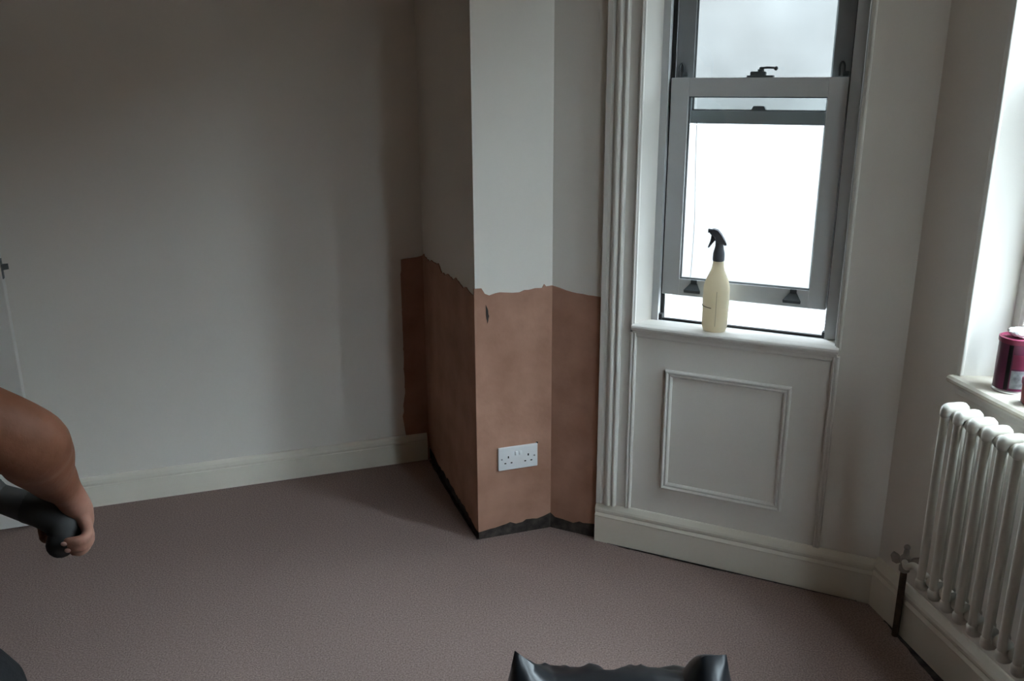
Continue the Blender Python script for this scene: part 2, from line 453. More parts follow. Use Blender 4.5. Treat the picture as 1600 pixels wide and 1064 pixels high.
bm = BM(); run_z(bm, [(0.856-x, y*0.8) for x, y in bead][::-1], 0.149, 0.785); link('lower_bead', bm, M['trim'], parent=t2)
bm = BM(); box(bm, 0.002, 0.76, -0.022, 0.0, 2.24, 2.34, 0.004); link('head_board', bm, M['trim'], parent=t2)

# panel moulding, four mitred strips
t3 = empty('trim_3', kind='structure', label='rectangular raised panel moulding below the window sill', **FW)
o_ = [(0.226, 0.246), (0.624, 0.246), (0.624, 0.670), (0.226, 0.670)]
w_ = 0.024
i_ = [(0.226+w_, 0.246+w_), (0.624-w_, 0.246+w_), (0.624-w_, 0.670-w_), (0.226+w_, 0.670-w_)]
mp = [(0, 0), (0, -0.008), (0.12, -0.013), (0.28, -0.014), (0.42, -0.010), (0.5, -0.007), (0.58, -0.008), (0.72, -0.011), (0.86, -0.009), (1.0, -0.004), (1.0, 0)]
for j in range(4):
    bm = BM(); strip_between(bm, o_[j], o_[(j+1) % 4], i_[j], i_[(j+1) % 4], mp)
    link('moulding_strip', bm, M['trim'], parent=t3)

# ------------------------------------------------------------------ window 1
w1 = empty('window_1', kind='structure', label='tall sash window with its lower sash raised a little', **FW)
X0, X1 = 0.178, 0.690
# splayed lining on the left and frame faces
bm = BM(); prism(bm, [(0.118, 0.0), (0.150, 0.062), (0.150, 0.25), (0.118, 0.25)], 0.80, 2.22); link('splayed_lining', bm, M['trim'], parent=w1)
fl = BM()
prism(fl, [(0.150, 0.062), (0.172, 0.062), (0.172, 0.074), (0.166, 0.074), (0.166, 0.25), (0.150, 0.25)], 0.80, 2.22)
link('frame_jamb', fl, M['sash'], parent=w1)
bm = BM(); prism(bm, [(0.738, 0.0), (0.738, 0.25), (0.702, 0.25), (0.702, 0.074), (0.696, 0.074), (0.696, 0.058), (0.728, 0.058), (0.734, 0.0)], 0.80, 2.22)
link('frame_jamb', bm, M['sash'], parent=w1)
bm = BM(); box(bm, 0.166, 0.1785, 0.109, 0.119, 0.80, 2.22); link('dark_gap_filler', bm, M['darkgap'], parent=w1)  # dark filler strips added to stop daylight leaking between sash and jamb
bm = BM(); box(bm, 0.6895, 0.702, 0.109, 0.119, 0.80, 2.22); link('dark_gap_filler', bm, M['darkgap'], parent=w1)
bm = BM(); box(bm, 0.150, 0.734, 0.06, 0.25, 2.16, 2.22); link('frame_head', bm, M['sash'], parent=w1)
bm = BM(); slab(bm, [(0.167, 0.80), (0.701, 0.80), (0.701, 0.812), (0.167, 0.812)], 0.05, 0.27); link('frame_cill', bm, M['sash'], parent=w1)
bm = BM(); box(bm, 0.168, 0.700, 0.080, 0.092, 0.812, 0.819); link('weather_strip', bm, M['darkgap'], parent=w1)
for x in (0.168, 0.686):
    bm = BM(); box(bm, x, x+0.014, 0.076, 0.10, 0.812, 0.832, 0.002); link('corner_stop', bm, M['darkgap'], parent=w1)
# inner sill with bullnose and a cove moulding beneath
sill_prof = [(0.055, 0.795), (-0.020, 0.795), (-0.026, 0.797), (-0.030, 0.801), (-0.031, 0.806), (-0.028, 0.811), (-0.021, 0.813), (-0.012, 0.814), (0.0, 0.8155), (0.055, 0.8165)]
bm = BM(); run_x(bm, sill_prof, 0.112, 0.748)
sill = link('window_sill', bm, M['trim'], parent=w1)
bm = BM(); run_x(bm, [(0.0, 0.768), (-0.006, 0.768), (-0.009, 0.773), (-0.010, 0.780), (-0.015, 0.787), (-0.019, 0.791), (-0.019, 0.795), (0.0, 0.795)], 0.112, 0.744)
link('sill_moulding', bm, M['trim'], parent=sill)

def sash(parent, name, x0, x1, z0, z1, y0, y1, sl, sr, rb, rt, m, gm, inner=0.0035):
    p = empty(name, parent=parent)
    bm = BM(); box(bm, x0, x0+sl, y0, y1, z0, z1, 0.002); link('stile', bm, m, parent=p)
    bm = BM(); box(bm, x1-sr, x1, y0, y1, z0, z1, 0.002); link('stile', bm, m, parent=p)
    bm = BM(); box(bm, x0+sl, x1-sr, y0, y1, z0, z0+rb, 0.0015); link('rail', bm, m, parent=p)
    bm = BM(); box(bm, x0+sl, x1-sr, y0, y1, z1-rt, z1, 0.0015); link('rail', bm, m, parent=p)
    ym = (y0+y1)/2
    a = (x0+sl, z0+rb, x1-sr, z1-rt)
    o = [(a[0], a[1]), (a[2], a[1]), (a[2], a[3]), (a[0], a[3])]
    i = [(a[0]+inner, a[1]+inner), (a[2]-inner, a[1]+inner), (a[2]-inner, a[3]-inner), (a[0]+inner, a[3]-inner)]
    for j in range(4):
        bm = BM(); strip_between(bm, o[j], o[(j+1) % 4], i[j], i[(j+1) % 4], [(0, ym), (0, y0+0.003), (0.3, y0+0.004), (1, ym-0.004), (1, ym)])
        link('glazing_gasket', bm, M['darkgap'], parent=p)
    bm = BM(); box(bm, a[0]-0.004, a[2]+0.004, ym, ym+0.004, a[1]-0.004, a[3]+0.004); link('pane', bm, gm, parent=p)
    return p
low = sash(w1, 'lower_sash', X0, X1, 0.902, 1.580, 0.076, 0.108, 0.0565, 0.0525, 0.0555, 0.0545, M['sash'], M['glass'])
upp = sash(w1, 'upper_sash', X0, X1, 1.444, 2.15, 0.120, 0.150, 0.0565, 0.0525, 0.039, 0.05, M['sashout'], M['glassu'])
# sash fastener on the lower sash's top rail
bm = BM(); box(bm, 0.404, 0.480, 0.080, 0.106, 1.580, 1.586, 0.0015); box(bm, 0.412, 0.458, 0.084, 0.102, 1.585, 1.597, 0.004)
lathe(bm, [(0.010, 1.596), (0.010, 1.602), (0.006, 1.605)], 14, (0.442, 0.092))
tube(bm, [(0.440, 0.092, 1.606), (0.462, 0.086, 1.6075), (0.482, 0.082, 1.6065)], [0.0035, 0.003, 0.0032], 8, 4); ball(bm, (0.487, 0.081, 1.605), 0.006)
link('sash_fastener', bm, M['iron'], parent=low, smooth=True)
bm = BM(); box(bm, 0.398, 0.472, 0.122, 0.148, 1.480, 1.486, 0.0015); slab(bm, [(0.415, 1.486), (0.458, 1.486), (0.452, 1.497), (0.421, 1.497)], 0.126, 0.144)
link('fastener_keep', bm, M['iron'], parent=upp, smooth=True)
for x in (0.283, 0.592):                      # finger lifts
    bm = BM()
    box(bm, x-0.010, x+0.010, 0.0715, 0.0765, 0.937, 0.958, 0.002)
    a = [(x-0.011, 0.074, 0.946), (x+0.011, 0.074, 0.946), (x+0.027, 0.052, 0.927), (x-0.027, 0.052, 0.927)]
    b = [(x-0.012, 0.076, 0.930), (x+0.012, 0.076, 0.930), (x+0.026, 0.054, 0.918), (x-0.026, 0.054, 0.918)]
    va = [bm.verts.new(p) for p in a]; vb = [bm.verts.new(p) for p in b]
    bm.faces.new(va); bm.faces.new(vb)
    for j in range(4): bm.faces.new((va[j], va[(j+1) % 4], vb[(j+1) % 4], vb[j]))
    link('sash_lift', bm, M['iron'], parent=low, smooth=True)
for x in (0.198, 0.665):                       # loop stops on the upper sash stiles
    bm = BM()
    tube(bm, [(x-0.006, 0.116, 1.585), (x-0.006, 0.114, 1.612), (x, 0.114, 1.622), (x+0.006, 0.114, 1.612), (x+0.006, 0.116, 1.585)], [0.0028]*5, 8, 5)
    link('loop_stop', bm, M['iron'], parent=upp, smooth=True)
    bm = BM(); box(bm, x+0.005, x+0.020, 0.112, 0.121, 1.583, 1.597, 0.003); link('stop_knob', bm, M['iron'], parent=upp, smooth=True)
bm = BM(); tube(bm, [(0.262, 0.083, 1.45), (0.266, 0.082, 1.30), (0.272, 0.082, 1.15), (0.270, 0.082, 1.00), (0.269, 0.080, 0.962)], [0.0007]*5, 6, 5); link('hanging_thread', bm, M['iron'], parent=low)

# ------------------------------------------------------------------ windows in the right wall
def right_window(n, o, label, base=E, ang=ANG_R):
    xa, xb, za, zb = o
    w = empty('window_%d' % n, loc=v3(base), rotz=ang, kind='structure', label=label)
    for (p) in ([(xa, 0.0), (xa+0.026, 0.10), (xa+0.026, TH), (xa, TH)], [(xb, 0.0), (xb, TH), (xb-0.026, TH), (xb-0.026, 0.10)]):
        bm = BM(); prism(bm, p, za, zb); link('lining', bm, M['trim'], parent=w)
    for (p) in ([(xa+0.026, 0.10), (xa+0.048, 0.10), (xa+0.048, 0.112), (xa+0.04, 0.112), (xa+0.04, TH), (xa+0.026, TH)],
                [(xb-0.026, 0.10), (xb-0.048, 0.10), (xb-0.048, 0.112), (xb-0.04, 0.112), (xb-0.04, TH), (xb-0.026, TH)]):
        bm = BM(); prism(bm, p, za, zb); link('frame_jamb', bm, M['trim'], parent=w)
    bm = BM(); box(bm, xa+0.026, xb-0.026, 0.10, TH, zb-0.06, zb); link('frame_head', bm, M['trim'], parent=w)
    bm = BM(); box(bm, xa+0.026, xb-0.026, 0.10, TH+0.02, za, za+0.03); link('frame_cill', bm, M['trim'], parent=w)
    bm = BM(); run_x(bm, [(0.10, za), (-0.030, za), (-0.036, za+0.006), (-0.036, za+0.013), (-0.030, za+0.019), (0.10, za+0.020)], xa-0.012, xb+0.012)
    s_ = link('window_sill', bm, M['sillwood'], parent=w)
    bm = BM(); run_x(bm, [(0.0, za-0.03), (-0.008, za-0.03), (-0.012, za-0.015), (-0.024, za), (0.0, za)], xa-0.008, xb+0.008); link('sill_moulding', bm, M['trim'], parent=s_)
    for x in (xa, xb):
        bm = BM(); box(bm, x-0.012, x+0.006, -0.010, 0.0, za+0.02, zb, 0.003); link('reveal_bead', bm, M['trim'], parent=w)
    mid = (za+zb)/2
    l_ = sash(w, 'lower_sash', xa+0.05, xb-0.05, za+0.031, mid+0.02, 0.114, 0.146, 0.045, 0.045, 0.06, 0.04, M['sash'], M['glass'])
    u_ = sash(w, 'upper_sash', xa+0.05, xb-0.05, mid-0.02, zb-0.061, 0.158, 0.188, 0.045, 0.045, 0.04, 0.045, M['sash'], M['glass'])
    bm = BM(); tube(bm, [(xa+0.056, 0.109, zb-0.1), (xa+0.057, 0.109, mid), (xa+0.058, 0.110, mid-0.3)], [0.003]*3, 8, 4); link('sash_cord', bm, M['trim'], parent=w)
    return w
M['sillwood'] = mat('worn_cream_sill', (0.66, 0.58, 0.46), 0.5, 0.12, 14, 0.1, 60, col2=(0.72, 0.68, 0.60))
right_window(2, R1, 'right hand sash window above the column radiator')
right_window(3, R2, 'second sash window of the right hand wall')
right_window(4, R3, 'sash window in the canted wall behind the viewer', G, ANG_C)

# ------------------------------------------------------------------ door standing open against the left wall
d1 = empty('door_1', loc=v3(A), rotz=ANG_L, kind='structure', label='white door standing open against the left wall')
bm = BM(); box(bm, -2.25, -1.49, -0.125, -0.085, 0.012, 1.99, 0.002); link('door_leaf', bm, M['brown'], parent=d1)
for (z0, z1) in ((0.24, 0.80), (1.02, 1.80)):
    for (xa, xb) in ((-2.14, -1.91), (-1.83, -1.60)):
        o = [(xa, z0), (xb, z0), (xb, z1), (xa, z1)]; i = [(xa+0.02, z0+0.02), (xb-0.02, z0+0.02), (xb-0.02, z1-0.02), (xa+0.02, z1-0.02)]
        for j in range(4):
            bm = BM(); strip_between(bm, o[j], o[(j+1) % 4], i[j], i[(j+1) % 4], [(0, -0.124), (0, -0.130), (0.5, -0.133), (1, -0.127), (1, -0.124)])
            link('panel_moulding', bm, M['brown'], parent=d1)
lp = BM(); box(lp, -1.4905, -1.4875, -0.116, -0.094, 0.935, 1.005, 0.001)
lat = link('latch_plate', lp, M['iron'], parent=d1)
bm = BM(); prism(bm, [(-1.488, -0.114), (-1.470, -0.098), (-1.488, -0.098)], 0.965, 0.985); link('latch_bolt', bm, M['iron'], parent=lat)
bm = BM(); lathe(bm, [(0.024, 0), (0.024, 0.006), (0.010, 0.008), (0.010, 0.03)], 20); tube(bm, [(0, 0, 0.03), (-0.02, 0, 0.034), (-0.11, 0, 0.034)], [0.009, 0.009, 0.008], 10, 4)
hd = link('door_handle', bm, M['brass'], parent=d1, smooth=True); hd.location = (-1.545, -0.125, 0.99); hd.rotation_euler = (math.pi/2, 0, 0)

# ------------------------------------------------------------------ double wall socket on the pier
sk = empty('wall_socket', loc=v3(B + U*0.071), rotz=ANG_L, label='white double switched wall socket on the bare pink plaster', cat='socket')
Z0 = 0.303-0.043
bm = BM(); box(bm, 0, 0.146, -0.013, -0.004, Z0, Z0+0.086, 0.0025, 3); link('plate', bm, M['socket'], parent=sk, smooth=True)
for x in (0.066, 0.081):
    bm = BM(); box(bm, x-0.0055, x+0.0055, -0.0165, -0.012, Z0+0.054, Z0+0.068, 0.0015)
    for v in bm.verts:
        if v.co.y < -0.014: v.co.y += (v.co.z - (Z0+0.061))*0.22
    link('rocker_switch', bm, M['socket'], parent=sk, smooth=True)
for cx in (0.0365, 0.1105):
    for (dx, dz, w, h) in ((0, 0.0, 0.0045, 0.0085), (-0.0115, -0.0225, 0.0068, 0.0042), (0.0115, -0.0225, 0.0068, 0.0042)):
        bm = BM(); box(bm, cx+dx-w/2, cx+dx+w/2, -0.0134, -0.0125, Z0+0.049+dz-h/2, Z0+0.049+dz+h/2); link('pin_slot', bm, M['black'], parent=sk)
for x in (0.0125, 0.1335):
    bm = BM(); bmesh.ops.create_cone(bm, cap_ends=True, segments=14, radius1=0.0035, radius2=0.003, depth=0.0015, matrix=Matrix.Translation((x, -0.0137, Z0+0.043)) @ Matrix.Rotation(math.pi/2, 4, 'X')); link('screw', bm, M['screw'], parent=sk)
bm = BM(); slab(bm, [(0.141, Z0+0.083), (0.1495, Z0+0.083), (0.150, Z0+0.088), (0.143, Z0+0.0895)], -0.0055, -0.004); link('back_box_gap', bm, M['black'], parent=sk)

# ------------------------------------------------------------------ spray bottle on the sill
sb = empty('spray_bottle', loc=v3(D + U2*0.371 - Vector((U2.y, -U2.x))*0.012, 0.8152), rotz=ANG_W + 0.12, label='cream plastic spray bottle with grey trigger on the window sill', cat='bottle')
bm = BM()
lathe(bm, [(0.030, 0.0), (0.034, 0.0015), (0.0385, 0.016), (0.0395, 0.020), (0.0402, 0.08), (0.0405, 0.135), (0.0395, 0.146), (0.0365, 0.158), (0.031, 0.172), (0.0255, 0.184), (0.0205, 0.196), (0.0175, 0.208), (0.0160, 0.222), (0.0158, 0.230)], 40, sy=0.72)
link('body', bm, M['hdpe'], parent=sb, smooth=True)
bm = BM(); lathe(bm, [(0.0160, 0.224), (0.0178, 0.226), (0.0182, 0.236), (0.0175, 0.250), (0.0140, 0.262), (0.0125, 0.272), (0.0125, 0.280)], 28)
link('collar', bm, M['trigger'], parent=sb, smooth=True)
bm = BM()
slab(bm, [(-0.0275, 0.316), (-0.026, 0.321), (-0.018, 0.323), (-0.006, 0.319), (0.004, 0.308), (0.014, 0.292), (0.0205, 0.277), (0.0165, 0.274), (0.0125, 0.279), (-0.010, 0.281), (-0.0125, 0.290), (-0.018, 0.300), (-0.0275, 0.310)], -0.011, 0.011)
bmesh.ops.bevel(bm, geom=[e for e in bm.edges if abs(e.verts[0].co.y - e.verts[1].co.y) < 1e-6 and len(e.link_faces) == 2 and e.calc_face_angle(0) > 0.7], offset=0.0025, segments=2, affect='EDGES')
hdp = link('trigger_head', bm, M['trigger'], parent=sb, smooth=True)
bm = BM(); slab(bm, [(-0.024, 0.311), (-0.013, 0.305), (-0.010, 0.297), (-0.013, 0.288), (-0.020, 0.279), (-0.029, 0.266), (-0.033, 0.264), (-0.034, 0.268), (-0.028, 0.284), (-0.025, 0.298)], -0.007, 0.007)
link('trigger', bm, M['trigger'], parent=sb, smooth=True)
bm = BM(); bmesh.ops.create_cone(bm, cap_ends=True, segments=16, radius1=0.0065, radius2=0.0055, depth=0.012, matrix=Matrix.Translation((-0.030, 0, 0.316)) @ Matrix.Rotation(math.pi/2, 4, 'Y')); link('nozzle', bm, M['trigger'], parent=sb, smooth=True)
def on_bottle(ang, z): return Vector((0.0408*math.cos(ang), 0.0408*0.72*math.sin(ang), z))
bm = BM(); tube(bm, [on_bottle(math.radians(a), 0.084 - 0.00007*(a+178)) for a in range(-178, -100, 12)], [0.0013]*7, 8, 3); link('marker_line', bm, M['marker'], parent=sb)
bm = BM(); tube(bm, [on_bottle(math.radians(-84), z) for z in (0.022, 0.06, 0.10, 0.132)], [0.0009]*4, 8, 3); link('gauge_line', bm, mat('gauge_ridge', (0.38, 0.34, 0.26), 0.6), parent=sb)

# ------------------------------------------------------------------ column radiator on the right wall
NR = Vector((U3.y, -U3.x))       # towards the room
rad = empty('column_radiator', loc=v3(E), rotz=ANG_R, label='white cast iron column radiator below the right hand window', cat='radiator')
NSEC, SP, S0 = 13, 0.0495, 0.398
RB, RT = 0.305, 0.828
proto = {}
def section_mesh():
    bm = BM()
    r = 0.0110
    for y in (-0.150, -0.101):
        tube(bm, [(0, y, RB+0.030), (0, y, (RB+RT)/2), (0, y, RT-0.030)], [r*0.93, r, r*0.93], 12, 2)
    tube(bm, [(0, -0.151, RT-0.030), (0, -0.146, RT-0.018), (0, -0.1255, RT-0.0165), (0, -0.105, RT-0.018), (0, -0.100, RT-0.030)], [0.0125, 0.0142, 0.0138, 0.0142, 0.0125], 12, 5)
    tube(bm, [(0, -0.151, RB+0.030), (0, -0.146, RB+0.018), (0, -0.1255, RB+0.0165), (0, -0.105, RB+0.018), (0, -0.100, RB+0.030)], [0.0125, 0.0142, 0.0138, 0.0142, 0.0125], 12, 5)
    return bm
first = link('section', section_mesh(), M['rad'], parent=rad, smooth=True); first.location = (S0, 0, 0)
for j in range(1, NSEC):
    c = first.copy(); COL.objects.link(c); c.parent = rad; c.location = (S0 + j*SP, 0, 0)
def hub_mesh(z):
    bm = BM(); bmesh.ops.create_cone(bm, cap_ends=True, segments=16, radius1=0.017, radius2=0.017, depth=0.028, matrix=Matrix.Translation((0, -0.1255, z)) @ Matrix.Rotation(math.pi/2, 4, 'Y')); return bm
for z in (RB+0.034, RT-0.036):
    h0 = None
    for j in range(NSEC-1):
        if h0 is None: h0 = link('hub', hub_mesh(z), M['rad'], parent=rad, smooth=True); c = h0
        else: c = h0.copy(); COL.objects.link(c); c.parent = rad
        c.location = (S0 + (j+0.5)*SP, 0, 0)
bm = BM(); lathe(bm, [(0.014, 0), (0.017, 0.003), (0.017, 0.010), (0.010, 0.013)], 8)
ec = link('end_plug', bm, M['rad'], parent=rad); ec.location = (S0-0.012, -0.1255, RT-0.036); ec.rotation_euler = (0, -math.pi/2, 0)
# valve with its rusty tail pipe
PX, PY = 0.172, -0.034
rv = empty('radiator_valve', loc=v3(E + U3*PX - NR*PY), rotz=ANG_R, label='old wing handled radiator valve on a rusty floor pipe', cat='valve')
bm = BM(); tube(bm, [(0, 0, 0.0), (0, 0, 0.12), (0, 0, 0.225)], [0.0095, 0.0095, 0.0095], 14, 2, False); link('pipe', bm, M['rust'], parent=rv, smooth=True)
bm = BM(); lathe(bm, [(0.012, 0.215), (0.015, 0.218), (0.015, 0.232), (0.012, 0.236), (0.014, 0.245), (0.014, 0.262), (0.009, 0.268), (0.007, 0.285)], 14)
link('valve_body', bm, M['brass'], parent=rv, smooth=True)
bm = BM(); ball(bm, (0, 0, 0.292), 0.009); link('spindle_cap', bm, M['brass'], parent=rv, smooth=True)
for sx in (-1, 1):
    bm = BM(); slab(bm, [(sx*0.008, 0.250), (sx*0.020, 0.262), (sx*0.034, 0.268), (sx*0.040, 0.258), (sx*0.034, 0.240), (sx*0.022, 0.236), (sx*0.010, 0.243)], -0.006, 0.006)
    bmesh.ops.rotate(bm, verts=bm.verts[:], cent=(0, 0, 0.25), matrix=Matrix.Rotation(math.radians(48), 3, 'Z'))
    link('wing', bm, M['brass'], parent=rv, smooth=True)
tp = [(0.012, -0.010, 0.252), (0.07, -0.045, 0.275), (0.13, -0.068, 0.318), (S0-PX-0.012, -0.1255-PY, RB+0.034)]
bm = BM(); tube(bm, tp, [0.009]*4, 12, 5); link('tail_pipe', bm, M['rad'], parent=rv, smooth=True)

# ------------------------------------------------------------------ tins on the right hand sill
tin = empty('paint_tin', loc=v3(E + U3*0.362 - NR*0.045, 0.8352), rotz=ANG_R, label='tall magenta printed tin with a black stripe on the right hand sill', cat='tin')
R_ = 0.040
bm = BM(); lathe(bm, [(R_*0.96, 0.0), (R_, 0.002), (R_, 0.006), (R_*0.98, 0.009), (R_*0.98, 0.128), (R_, 0.131), (R_, 0.135), (R_*0.95, 0.136), (R_*0.93, 0.133)], 40); link('can_body', bm, M['magenta'], parent=tin, smooth=True)
bm = BM(); lathe(bm, [(R_*1.01, 0.0), (R_*1.03, 0.002), (R_*1.03, 0.005), (R_*1.0, 0.008)], 40, cap=False); link('base_rim', bm, M['tinmetal'], parent=tin, smooth=True)
bm = BM(); lathe(bm, [(R_*1.005, 0.124), (R_*1.03, 0.127), (R_*1.03, 0.137), (R_*0.94, 0.138), (R_*0.92, 0.134)], 40); link('lid_rim', bm, M['magenta2'], parent=tin, smooth=True)
def wrap(a0, a1, z0, z1, r):
    bm = BM(); n = 12
    lo, hi = [], []
    for j in range(n+1):
        a = math.radians(a0 + (a1-a0)*j/n)
        lo.append((bm.verts.new((r*math.cos(a), r*math.sin(a), z0)), bm.verts.new((r*math.cos(a), r*math.sin(a), z1))))
    for p, q in zip(lo, lo[1:]): bm.faces.new((p[0], q[0], q[1], p[1]))
    geom = bmesh.ops.solidify(bm, geom=bm.faces[:], thickness=-0.0006)
    return bm
link('black_stripe', wrap(-62, -48, 0.010, 0.122, R_*0.985), M['black'], parent=tin)
link('grey_label', wrap(-44, 10, 0.014, 0.060, R_*0.985), mat('grey_print', (0.32, 0.34, 0.35), 0.4, 0.4, 60), parent=tin)
link('pink_label', wrap(-44, 10, 0.064, 0.100, R_*0.985), M['magenta2'], parent=tin)
bm = BM(); bmesh.ops.create_icosphere(bm, subdivisions=3, radius=0.024, matrix=Matrix.Translation((0.0, 0.004, 0.146)) @ Matrix.Diagonal((1, 1, 0.5, 1)))
for v in bm.verts:
    d = noise.noise(v.co*90)*0.010; v.co += (v.co - Vector((0, 0, 0.146))).normalized()*d
for v in bm.verts: v.co.z = max(v.co.z, 0.137)
tis = link('crumpled_tissue', bm, M['paper'], loc=tin.location, rotz=ANG_R, label='crumpled white tissue lying on top of the magenta tin', cat='tissue')
jar = empty('red_tub', loc=v3(E + U3*0.462 - NR*0.034, 0.8352), rotz=ANG_R, label='small red tub beside the magenta tin at the frame edge', cat='tub')
bm = BM(); lathe(bm, [(0.028, 0), (0.031, 0.003), (0.033, 0.050), (0.032, 0.053)], 32); link('tub_body', bm, M['red'], parent=jar, smooth=True)
bm = BM(); lathe(bm, [(0.0345, 0.048), (0.0350, 0.050), (0.0350, 0.060), (0.033, 0.063)], 32); link('tub_lid', bm, M['magenta2'], parent=jar, smooth=True)

# ------------------------------------------------------------------ black refuse bag in the foreground
def bag_mesh():
    bm = BM()
    Hh, T = 0.412, 0.17
    nu, nv = 90, 56
    def seam(u):
        if u < -0.62: return -0.030 + 0.070*((-0.62-u)/0.38)
        if u < 0.62: return -0.030 - 0.005*math.sin((u+0.62)/1.24*math.pi*2)
        if u < 0.82: return -0.030 + 0.064*math.sin((u-0.62)/0.20*math.pi/2)
        return 0.034 + 0.003*(u-0.82)/0.18
    def pt(u, v, side):
        # u -1..1 across, v 0 floor .. 1 top seam
        prof = (1 - abs(u)**3.0)**0.5 if abs(u) < 1 else 0
        vv = math.sin(math.pi*min(1, 0.18 + 0.82*v))**0.6 if v < 1 else 0
        th = T*prof*vv
        wid = 0.217 + min(0.06, 0.12*(1-v)) - 0.03*max(0, 0.25-v)
        x = u*wid
        top = max(0, (v-0.70)/0.30)
        z = Hh*v + seam(u)*top**1.4
        p = Vector((x, side*th - 0.05*(1-v), z))
        q = p*8
        r1 = 1-abs(noise.noise(q*1.3 + Vector((9, 2, 4))))*2
        r2 = 1-abs(noise.noise(Vector((q.x*3.2, q.y*2, q.z*1.6)) + Vector((2, 7, 1))))*2
        e = min(1, 4*(1-abs(u)))*min(1, v*6)*min(1, (1-v)*9)
        p.y += side*(0.016*r1 + 0.011*r2 + 0.012*noise.noise(q*0.8))*e
        p.z += (noise.noise(q*2.3+Vector((5, 5, 5)))*0.006 + 0.004*r2)*min(1, v*4)*min(1, (1-v)*6+0.12)
        return p
    gr = {}
    for side in (1, -1):
        for i in range(nu+1):
            for j in range(nv+1):
                edge = i in (0, nu) or j == nv
                key = (i, j, 0 if edge else side)
                if key not in gr: gr[key] = bm.verts.new(pt(-1+2*i/nu, j/nv, 0 if edge else side))
    for side in (1, -1):
        g = lambda i, j: gr[(i, j, 0 if (i in (0, nu) or j == nv) else side)]
        for i in range(nu):
            for j in range(nv):
                q = [g(i, j), g(i+1, j), g(i+1, j+1), g(i, j+1)]
                bm.faces.new(q if side < 0 else q[::-1])
    for i in range(nu):   # close the base
        a = [gr.get((i, 0, 1), gr.get((i, 0, 0))), gr.get((i+1, 0, 1), gr.get((i+1, 0, 0))), gr.get((i+1, 0, -1), gr.get((i+1, 0, 0))), gr.get((i, 0, -1), gr.get((i, 0, 0)))]
        a = [v for n_, v in enumerate(a) if v not in a[:n_]]
        if len(a) >= 3: bm.faces.new(a)
    zmin = min(v.co.z for v in bm.verts)
    for v in bm.verts: v.co.z -= zmin
    return bm
link('refuse_bag', bag_mesh(), M['bag'], loc=(0.219, 1.532, 0.0), rotz=-0.03, smooth=True, label='black plastic refuse bag with two pointed corners in the foreground', cat='bag')

# ------------------------------------------------------------------ person reaching in from the left, holding a hose
F_PX = 1363.3
def at(px, py, t):
    """a point in the room seen along the viewing direction of the photograph at depth t (used to lay out the pose)"""
    a, b = (px-800)/F_PX, (py-532)/F_PX
    cr, sr = math.cos(-ROLL), math.sin(-ROLL)
    a, b = cr*a - sr*b, sr*a + cr*b
    ct, st = math.cos(PITCH), math.sin(PITCH)
    return Vector((a*t, (ct - b*st)*t, (-st - b*ct)*t + CAM_H))
elbow = at(22, 682, 1.17); wrist = at(104, 769, 1.375)
shoulder = Vector((-0.90, 0.93, 1.37))
bm = BM()
# torso, legs, neck, head
pel = Vector((-1.10, 0.85, 0.93))
tube(bm, [pel + Vector((0, 0, -0.06)), pel, (-1.09, 0.80, 1.08), (-1.08, 0.84, 1.25), (-1.08, 0.86, 1.38), (-1.07, 0.88, 1.43)], [0.13, 0.155, 0.145, 0.165, 0.15, 0.09], 20, 5, flat=((0, 1, 0), 0.68))
tube(bm, [(-1.07, 0.88, 1.40), (-1.06, 0.90, 1.50)], [0.06, 0.055], 14, 4)
ball(bm, (-1.045, 0.925, 1.615), 0.10, (0.78, 0.95, 1.15), 24, 16)
tube(bm, [(-1.03, 0.985, 1.545), (-1.035, 0.96, 1.56)], [0.045, 0.06], 12, 3)
tube(bm, [(-1.026, 1.022, 1.625), (-1.022, 1.034, 1.595)], [0.010, 0.016], 10, 3)
for s in (-1, 1): ball(bm, (-1.045+s*0.080, 0.915, 1.605), 0.03, (0.35, 0.7, 1.05), 12, 8)
hipR = Vector((-1.01, 0.88, 0.90)); hipL = Vector((-1.19, 0.85, 0.90))
kneeR = Vector((-0.893, 1.217, 0.600)); ankR = Vector((-0.95, 1.10, 0.09))
kneeL = Vector((-1.21, 0.86, 0.49)); ankL = Vector((-1.21, 0.74, 0.09))
for (h_, k_, a_) in ((hipR, kneeR, ankR), (hipL, kneeL, ankL)):
    tube(bm, [h_, h_.lerp(k_, 0.5), k_, k_.lerp(a_, 0.35), a_], [0.090, 0.078, 0.056, 0.058, 0.040], 16, 5)
    tube(bm, [a_ + Vector((0, -0.03, -0.05)), a_ + Vector((0.01, 0.16, -0.06))], [0.038, 0.032], 12, 4)
# left arm hanging
tube(bm, [(-1.25, 0.87, 1.37), (-1.30, 0.86, 1.10), (-1.28, 0.95, 0.86), (-1.27, 0.98, 0.78)], [0.055, 0.042, 0.03, 0.035], 14, 5)
tube(bm, [(-1.08, 0.86, 1.39), (-1.25, 0.87, 1.37)], [0.075, 0.06], 14, 4)
tube(bm, [(-1.27, 0.98, 0.80), (-1.265, 1.0, 0.70)], [0.038, 0.02], 12, 4)
# right arm
tube(bm, [(-1.08, 0.86, 1.39), shoulder], [0.075, 0.062], 14, 4)
fa = wrist - elbow
belly = elbow + fa*0.30 + Vector((0.006, 0, 0.002))
tube(bm, [shoulder, shoulder.lerp(elbow, 0.5) + Vector((0.0, 0.0, -0.01)), elbow, belly, elbow + fa*0.65, wrist], [0.060, 0.053, 0.051, 0.0495, 0.036, 0.0245], 20, 6)
